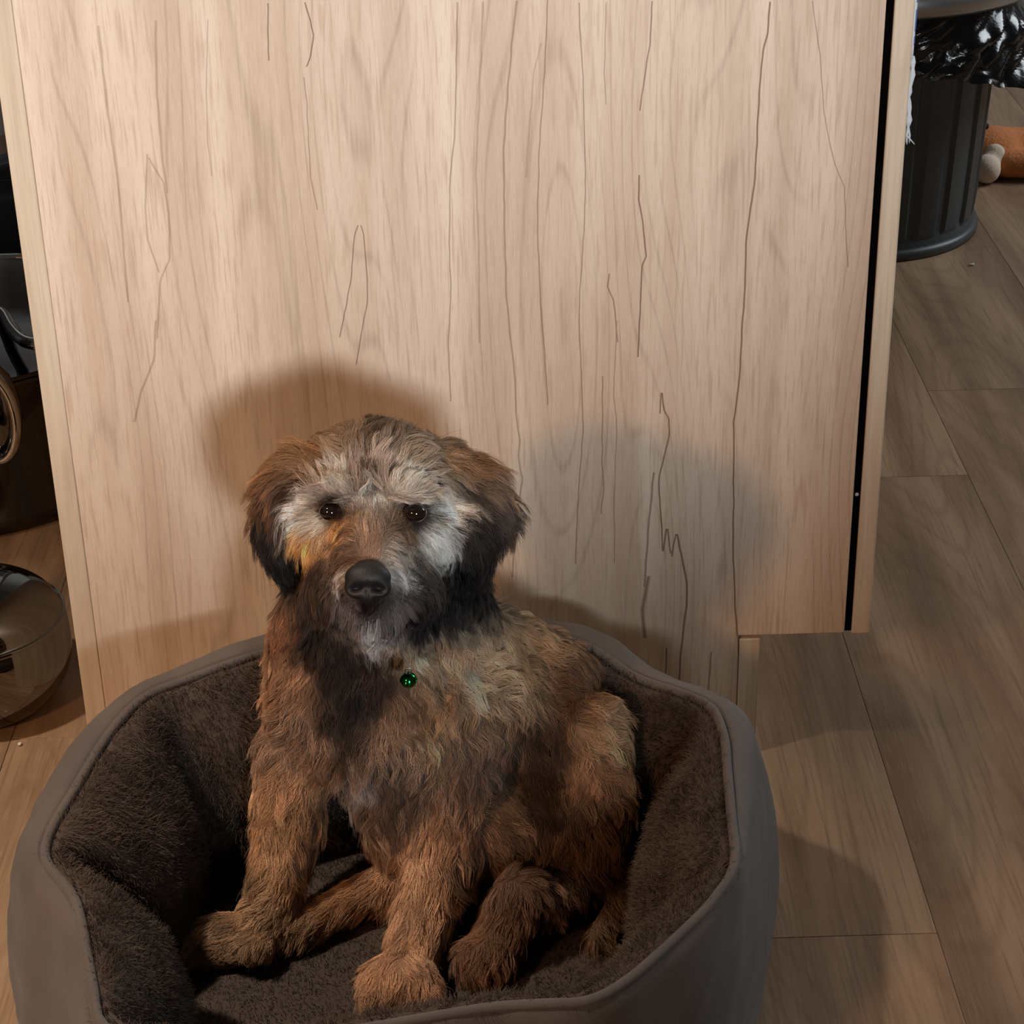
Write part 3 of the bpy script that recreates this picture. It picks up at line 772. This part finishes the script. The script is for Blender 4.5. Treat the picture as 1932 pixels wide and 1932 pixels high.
    for c, r in ((EYES[0], .0056), (EYES[1], .0046), (NOSE, .0105)):
        rel = P-c; q = np.linalg.norm(rel-np.outer(rel@TOCAM, TOCAM), axis=1)
        near = (rel@TOCAM) > -.02
        keep &= ~((q < r) & near)
        # shorten hair close around
        sc = np.clip((q-r)/(r*(.8 if r > .008 else 1.3)), .30, 1.0); sc = np.where(near, sc, 1.0)
        pts = P[:, None, :]+(pts-P[:, None, :])*sc[:, None, None]
        for k in range(1, K):
            rel = pts[:, k]-c; q = np.linalg.norm(rel-np.outer(rel@TOCAM, TOCAM), axis=1)
            bad = (q < r*(.85 if r > .008 else .72)) & ((rel@TOCAM) > -.01)
            keep &= ~bad
    col, _, _ = rbf(P, G_COL, 3); col = lin(col)
    gv = rng.normal(0, 1, (NG, 1)); clv = gv[gi]
    mul = np.exp(0.26*clv+0.15*rng.normal(0, 1, (n, 1)))
    col = np.clip(col*mul, 0, .85)
    dark = rng.random((n, 1)) < 0.05
    col = np.where(dark, col*.35, col)
    pale = rng.random((n, 1)) < 0.03
    col = np.where(pale, np.clip(col*1.7+.03, 0, .9), col)
    base = rng.uniform(.00009, .00014, (n, 1))
    face = ((Y < 1210) & (X < 1000))[:, None]
    base = np.where(face, base*.72, base)
    r = base*np.array([[1, 1, .98, .95, .9, .82, .7, .5, .22]])
    return pts[keep], r[keep], col[keep]
fp, fr_, fc_ = make_fur()
hair_object('coat', fp, fr_, fc_, MAT_FUR, dog, kind='stuff')
# eyes and nose
MAT_EYE = simple_mat('dark_eye', srgb(26, 15, 10), 0.04, coat=1.0)
for e in EYES:
    link('eye', MB().add(*sphere_vf(e-TOCAM*0.0040, .0068, .0056, .0062, np.stack([C_R, C_U, TOCAM], 1), nu=24, nv=16)).mesh(), MAT_EYE, dog)
def nose_mesh():
    m = MB(); c = NOSE
    Rm = np.stack([C_R, C_U, TOCAM], 1)
    m.add(*sphere_vf(c+C_U*.0015, .0134, .0088, .0085, Rm)); m.add(*sphere_vf(c-C_U*.0042-C_R*.0058, .0078, .0068, .0074, Rm)); m.add(*sphere_vf(c-C_U*.0042+C_R*.0058, .0078, .0068, .0074, Rm))
    m.add(*sphere_vf(c-C_U*.0075, .0062, .0062, .0060, Rm)); m.add(*sphere_vf(c-TOCAM*.006, .012, .012, .008, Rm))
    me = remesh(m, 0.0009, 12)
    _, v, _n = tri_data(me)
    for sx in (-1, 1):
        n0 = c-C_U*.0048+C_R*sx*.0062+TOCAM*.0055
        rel = v-n0; lx = rel@C_R+sx*0.35*(rel@C_U); ly = rel@C_U; lz = rel@TOCAM
        k = np.exp(-(lx/.0038)**2-(ly/.0024)**2)*(lz > -.006)
        v = v-np.outer(k, TOCAM)*.0060
    rel = v-c; k = np.exp(-((rel@C_R)/.0008)**2)*np.clip((.001-(rel@C_U))/.004, 0, 1)*((rel@TOCAM) > 0)
    v = v-np.outer(k, TOCAM)*.0014
    me.vertices.foreach_set('co', np.ascontiguousarray(v.reshape(-1), dtype=np.float32)); me.update(); return me
link('nose', nose_mesh(), simple_mat('black_nose_leather', srgb(24, 21, 20), 0.55, bump=(1100, .4, .0006)), dog)

# ------------------------------------------------------------------ jingle bell hanging at the puppy's chest
MAT_GREEN = simple_mat('green_metal_bell', srgb(20, 120, 58), 0.14, 1.0)
bc = W(771, 1283, -.262)
bell = thing('jingle_bell', 'small shiny green jingle bell hanging on the puppy chest', 'bell', tuple(bc))
bm_ = MB().add(*lathe_vf([(0.0002, -.0052), (.0022, -.0047), (.0040, -.0033), (.0050, -.0012), (.0053, -.0004), (.0055, -.0003), (.0055, .0003), (.0053, .0004), (.0050, .0014), (.0040, .0034), (.0022, .0048), (.0002, .0053)], (bc[0], bc[1]), 28))
link('bell_shell', mesh_from([(x, y, z+bc[2]) for x, y, z in bm_.v], bm_.f), MAT_GREEN, bell)
lp = [(bc[0]+.0019*math.cos(t), bc[1], bc[2]+.0066+.0021*math.sin(t)) for t in np.linspace(0, 2*math.pi, 18, endpoint=False)]
link('loop', MB().add(*tube_vf(lp, .00055, 8, True)).mesh(), STEEL_B, bell)

# ------------------------------------------------------------------ black ribbed bin with a steel collar and a bin liner
MAT_BIN = simple_mat('black_ribbed_plastic', srgb(58, 63, 65), 0.42, bump=(500, .08, .0004))
BXY = (0.800, 1.195)
waste = thing('waste_bin', 'black ribbed plastic bin with a brushed steel collar behind the cabinet', 'bin', (BXY[0], BXY[1], 0))
def bin_rib(a, i):
    q = (a/(2*math.pi)*22+0.30) % 1.0
    return 1.0 if q < 0.62 else (0.975 if q > 0.68 and q < 0.94 else 0.988)
prof = [(.132, 0.0), (.148, .002), (.150, .010), (.147, .022), (.149, .028), (.151, .05), (.1535, .10), (.156, .16), (.160, .25), (.163, .33), (.1625, .338), (.150, .339)]
link('bin_body', mesh_from(*lathe_vf(prof, BXY, 352, lambda a, i: bin_rib(a, i) if 4 <= i <= 9 else 1.0), smooth=False), MAT_BIN, waste)
link('base_ring', mesh_from(*lathe_vf([(.149, 0.0), (.1545, .001), (.1555, .007), (.1535, .013), (.149, .014)], BXY, 96)), MAT_BIN, waste)
col_prof = [(.180, .316), (.199, .313), (.203, .318), (.201, .338), (.196, .342), (.178, .342), (.174, .332)]
link('steel_collar', mesh_from(*lathe_vf(col_prof, BXY, 96, closed=True)), STEEL_B, waste)
link('rim_support', mesh_from(*lathe_vf([(.163, .3385), (.172, .340), (.1735, .3305), (.163, .3305)], BXY, 64)), MAT_BIN, waste)
def liner_mesh():
    n, m = 300, 34; v, f = [], []
    for j in range(m):
        t = j/(m-1)
        for k in range(n):
            a = 2*math.pi*k/n; ca_, sa_ = math.cos(a), math.sin(a)
            right = max(0.0, math.cos(a+0.35))**3           # loose side
            drop = .066+.014*noise.noise(Vector((ca_*1.7, sa_*1.7, 5)))+.042*right
            r = .1785+.010*math.sin(min(1,t*2)*1.57)-(.006-0.046*right)*t
            tw = a+0.5*t                                      # folds run slanted
            fold = abs(noise.noise(Vector((math.cos(tw)*5.2, math.sin(tw)*5.2, t*1.6))))*.022 + abs(noise.noise(Vector((math.cos(tw)*11, math.sin(tw)*11, t*3.2+7))))*.010
            r = max(r+(fold-.010)*min(1, t*3), .1692)
            z = .3115-drop*t+.004*noise.noise(Vector((ca_*9, sa_*9, t*4)))*t
            v.append((BXY[0]+r*ca_, BXY[1]+r*sa_, z))
    for j in range(m-1):
        for k in range(n):
            q = (k+1) % n; f.append((j*n+k, j*n+q, (j+1)*n+q, (j+1)*n+k))
    return mesh_from(v, f)
MAT_LINER = simple_mat('glossy_black_film', srgb(12, 12, 15), 0.20, coat=0.25, bump=(38, .5, .004))
liner = link('bin_liner', liner_mesh(), MAT_LINER, None, label='crumpled glossy black bin liner folded over the steel collar of the bin', category='bag')

# ------------------------------------------------------------------ fringed tea towel on the door handle
MAT_TOWEL = simple_mat('white_cotton', srgb(226, 228, 232), 0.9, bump=(700, .3, .0006))
MAT_BLUE = simple_mat('blue_cotton', srgb(92, 112, 178), 0.9, bump=(700, .3, .0006))
towel = thing('tea_towel', 'white and blue tea towel with a knotted fringe hanging at the cabinet door edge', 'towel', (.6165, .2, .70))
def towel_part(z0, z1, x_in, out, th=.0018, amp=1.0):
    n, m = 60, 12; v, f = [], []
    for j in range(m+1):
        for k in range(n+1):
            y = .100+.24*k/n
            if out == 'loop':
                t = math.pi*j/m; x = .6165+.0063*math.cos(t); z = .700+.0063*math.sin(t)
            else:
                z = z0+(z1-z0)*j/m; fade = min(1, (.700-z)/.05)
                x = x_in+amp*fade*(.0011*math.sin(k*.75)+.0006*math.sin(k*1.9+z*20))
            v.append((x, y, z))
    for j in range(m):
        for k in range(n):
            a = j*(n+1)+k; f.append((a, a+1, a+n+2, a+n+1))
    me = mesh_from(v, f); bm = bmesh.new(); bm.from_mesh(me); bmesh.ops.solidify(bm, geom=bm.faces[:], thickness=th); bm.to_mesh(me); bm.free(); me.shade_smooth(); return me
link('cloth', towel_part(.520, .700, .6228, 'out'), MAT_TOWEL, towel)
link('cloth', towel_part(.560, .700, .6102, 'in', amp=.3), MAT_TOWEL, towel)
link('cloth', towel_part(0, 0, 0, 'loop'), MAT_TOWEL, towel)
for z0, z1 in ((.531, .537), (.541, .556), (.561, .567), (.585, .589)):
    link('blue_stripe', towel_part(z0, z1, .6231, 'out', .0022), MAT_BLUE, towel)
rr_ = random.Random(8)
for k in range(13):
    y = .103+.019*k; x = .6228
    m_ = MB(); pts = [(x+.0008*math.sin(t*9+k), y+.0012*math.cos(t*9+k), .522-.050*t) for t in np.linspace(0, 1, 13)]
    m_.add(*tube_vf(pts, [.0019+.0006*math.sin(i*2.4) for i in range(13)], 8))
    for q in range(5):
        e = np.array(pts[-1]); m_.add(*tube_vf([e, e+np.array([rr_.uniform(-.001, .003), rr_.uniform(-.003, .003), -.007]), e+np.array([rr_.uniform(-.001, .005), rr_.uniform(-.005, .005), -.013])], [.0009, .0008, .0003], 6))
    link('fringe_tassel', m_.mesh(), MAT_TOWEL, towel)

# ------------------------------------------------------------------ orange plush toy on the floor behind the bin
MAT_ORANGE = simple_mat('orange_plush', srgb(206, 128, 78), 0.95, bump=(220, .6, .003), var=(40, .12))
MAT_CREAM = simple_mat('cream_plush', srgb(222, 200, 180), 0.95, bump=(220, .5, .002))
MAT_BLACKP = simple_mat('black_plush', srgb(30, 28, 27), 0.95, bump=(220, .5, .002))
plush = thing('plush_toy', 'orange plush toy with cream paw and black ear lying beside the bin', 'plush toy', (1.05, 1.38, 0))
m_ = MB(); m_.add(*sphere_vf((1.020, 1.385, .030), .048, .044, .030)); m_.add(*rcone_vf((1.03, 1.385, .030), .026, (1.18, 1.362, .024), .018)); m_.add(*rcone_vf((1.03, 1.345, .022), .020, (1.17, 1.322, .018), .016)); m_.add(*rcone_vf((1.02, 1.41, .030), .024, (1.17, 1.425, .022), .016))
link('toy_body', remesh(m_, .004, 5), MAT_ORANGE, plush)
m_ = MB(); m_.add(*sphere_vf((1.000, 1.328, .020), .019, .019, .020)); m_.add(*sphere_vf((1.013, 1.345, .026), .018, .015, .024))
link('paw', remesh(m_, .003, 5), MAT_CREAM, plush)
m_ = MB(); m_.add(*rcone_vf((0.985, 1.385, .054), .014, (1.004, 1.372, .066), .005))
link('ear', remesh(m_, .0016, 2), MAT_BLACKP, plush)
MAT_CRUMB = simple_mat('white_crumb', srgb(220, 214, 205), 0.8)
for i, (px, py) in enumerate(((1833, 499), (37, 1404))):
    c = at_z(px, py, .0016); m_ = MB(); m_.add(*sphere_vf(c, .0038 if i == 0 else .0016, .0016, .0014, nu=10, nv=6)); m_.add(*sphere_vf(c+np.array([.002 if i == 0 else .0007, .0006, .0003]), .0018 if i == 0 else .0009, .0014, .0012, nu=8, nv=6))
    link('crumb', m_.mesh(), MAT_CRUMB, None, label=('white crumb on the floor in front of the black bin', 'tiny white crumb on the floor beside the steel bowl')[i], category='crumb')

# ------------------------------------------------------------------ left of the cabinet: bowl, pot, tin, shoe
def steel(name, col, rough): 
    return simple_mat(name, col, rough, 1.0, bump=(14, .12, .004))
MAT_STEEL = steel('polished_steel', srgb(128, 125, 121), 0.05)
MAT_STEELD = steel('dark_polished_steel', srgb(84, 80, 78), 0.06)
MAT_CHROME = simple_mat('chrome', srgb(214, 212, 210), 0.04, 1.0)
bxy = (-.1045, .108)
bowl = thing('steel_bowl', 'round-bellied polished steel bowl with a domed lid on the floor against the cabinet side', 'bowl', (bxy[0], bxy[1], 0))
pr = [(.0005, .0), (.040, 0.0), (.050, .003), (.062, .014), (.0715, .032), (.0745, .050), (.0735, .068), (.0715, .0775), (.0725, .0795)]
link('bowl_shell', mesh_from(*lathe_vf(catmull(np.array(pr), 5, False), bxy, 96)), MAT_STEEL, bowl)
pr = [(.0728, .0797), (.0722, .0815), (.0695, .083), (.062, .094), (.048, .104), (.030, .110), (.012, .1125), (.0005, .1128)]
link('lid', mesh_from(*lathe_vf(catmull(np.array(pr), 5, False), bxy, 96)), MAT_STEEL, bowl)
pr = [(.004, .1120), (.004, .119), (.010, .122), (.011, .127), (.007, .131), (.0005, .132)]
link('lid_knob', mesh_from(*lathe_vf(catmull(np.array(pr), 4, False), bxy, 32)), MAT_CHROME, bowl)
pxy = (-.205, .545)
pot = thing('stock_pot', 'dark shiny lidded stock pot with a chrome ring handle standing behind the steel bowl', 'pot', (pxy[0], pxy[1], 0))
pr = [(.0005, 0.0), (.150, 0.0), (.163, .003), (.166, .010), (.163, .016), (.164, .10), (.164, .148), (.169, .152), (.168, .156), (.160, .154), (.159, .10), (.158, .020), (.0005, .016)]
link('pot_shell', mesh_from(*lathe_vf(np.array(pr), pxy, 128)), MAT_STEELD, pot)
hd = pot
ringp = [(-.139+.021*math.cos(t), .3855-.002*math.sin(t), .128+.044*math.sin(t)) for t in np.linspace(0, 2*math.pi, 40, endpoint=False)]
link('ring_handle', MB().add(*tube_vf(ringp, .0052, 12, True)).mesh(), MAT_CHROME, pot)
link('handle_plate', MB().add(*sphere_vf((-.139, .402, .128), .024, .014, .050)).mesh(), MAT_STEEL, pot)
pr = [(.1685, .1570), (.1675, .1600), (.160, .1612), (.120, .1680), (.060, .1725), (.0005, .1735)]
link('lid', mesh_from(*lathe_vf(catmull(np.array(pr), 4, False), pxy, 96)), MAT_STEELD, pot)
barp = catmull(np.array([(-.152, .522, .166), (-.150, .515, .178), (-.141, .495, .182), (-.128, .462, .183), (-.112, .434, .183), (-.096, .426, .182), (-.086, .434, .176), (-.086, .446, .163)]), 6, False)
link('lid_handle', MB().add(*tube_vf(barp, .0060, 12)).mesh(), MAT_CHROME, pot)
tin = thing('roasting_tin', 'black roasting tin with a chrome rail standing behind the stock pot', 'tin', (-.30, .98, 0))
MAT_ENAMEL = simple_mat('black_enamel', srgb(30, 28, 28), 0.12, coat=.6)
def tin_mesh():
    bm = bmesh.new()
    bmesh.ops.create_cube(bm, size=1.0)
    for q in bm.verts:
        k = 1.0 if q.co.z > 0 else .90
        q.co = Vector((-.30+q.co.x*.34*k, .98+q.co.y*.30*k, .055+q.co.z*.11))
    top = max(bm.faces, key=lambda g: g.calc_center_median().z)
    r_ = bmesh.ops.inset_region(bm, faces=[top], thickness=.010)
    for q in top.verts: q.co.z -= .095
    bmesh.ops.bevel(bm, geom=bm.edges[:], offset=.004, segments=2, profile=.5, affect='EDGES')
    me = bpy.data.meshes.new('m'); bm.to_mesh(me); bm.free(); me.shade_smooth(); return me
link('tin_body', tin_mesh(), MAT_ENAMEL, tin)
rl = catmull(np.array([(-.40, .835, .090), (-.385, .818, .112), (-.30, .815, .118), (-.20, .818, .120), (-.175, .838, .108)]), 6, False)
link('chrome_rail', MB().add(*tube_vf(rl, .0055, 10)).mesh(), MAT_CHROME, tin)
# shoe: toe to the left, sole pale
shoe = thing('shoe', 'dark grey shoe with a pale rubber sole standing far back beside the cabinet', 'shoe', (-.30, 1.36, 0))
def shoe_outline(k):
    a = 2*math.pi*k; x = math.cos(a); y = math.sin(a)
    w = .042+.008*(x < 0)*(-x)
    return -.285+.125*x, 1.345+w*y*(1-.10*x*x)
def loft(levels, n=48):
    v, f = [], []
    for sx, sy, z, ox in levels:
        for k in range(n):
            x, y = shoe_outline(k/n); v.append((-.285+(x+.285)*sx+ox, 1.345+(y-1.345)*sy, z(x) if callable(z) else z))
    m = len(levels)
    for j in range(m-1):
        for k in range(n):
            q = (k+1) % n; f.append((j*n+k, j*n+q, (j+1)*n+q, (j+1)*n+k))
    f.append(tuple(range(n-1, -1, -1))); f.append(tuple((m-1)*n+k for k in range(n))); return mesh_from(v, f)
link('sole', loft([(.97, .94, 0.0, 0), (1.02, 1.04, .004, 0), (1.03, 1.06, .014, 0), (1.0, 1.0, .020, 0)]), simple_mat('pale_rubber', srgb(176, 172, 166), .6), shoe)
up = lambda h0, h1: (lambda x: h0+(h1-h0)*max(0.0, min(1.0, (x+.41)/.20)))
link('upper', loft([(1.0, 1.0, .018, 0), (1.0, 1.0, up(.030, .040), 0), (.95, .92, up(.044, .066), .003), (.84, .72, up(.052, .088), .010), (.66, .45, up(.054, .100), .022), (.45, .2, up(.056, .102), .030)]), simple_mat('dark_grey_leather', srgb(52, 54, 55), .45, bump=(120, .2, .001)), shoe)

# ------------------------------------------------------------------ added dark unit outside the frame, so the steel pots mirror something dark
MAT_DKUNIT = simple_mat('dark_laminate', srgb(38, 32, 29), 0.45)
unit = thing('kitchen_cabinet', 'added dark brown cabinet outside the frame, put there for the steel pots to mirror', 'cabinet', (-.80, .62, 0))
box('body', -1.10, -.52, .02, 1.30, .10, .86, MAT_DKUNIT, unit, .002)
box('plinth', -1.08, -.57, .04, 1.28, 0.0, .099, MAT_DKUNIT, unit, .001)
for i in range(2):
    d = box('door', -.519, -.500, .025+.638*i, .653+.638*i, .115, .85, MAT_DKUNIT, unit, .002)
    y = .60+.10*i
    link('bar_handle', MB().add(*tube_vf([(-.499, y, .55), (-.472, y, .55), (-.472, y, .75), (-.499, y, .75)], .005, 10)).mesh(), STEEL_B, d)
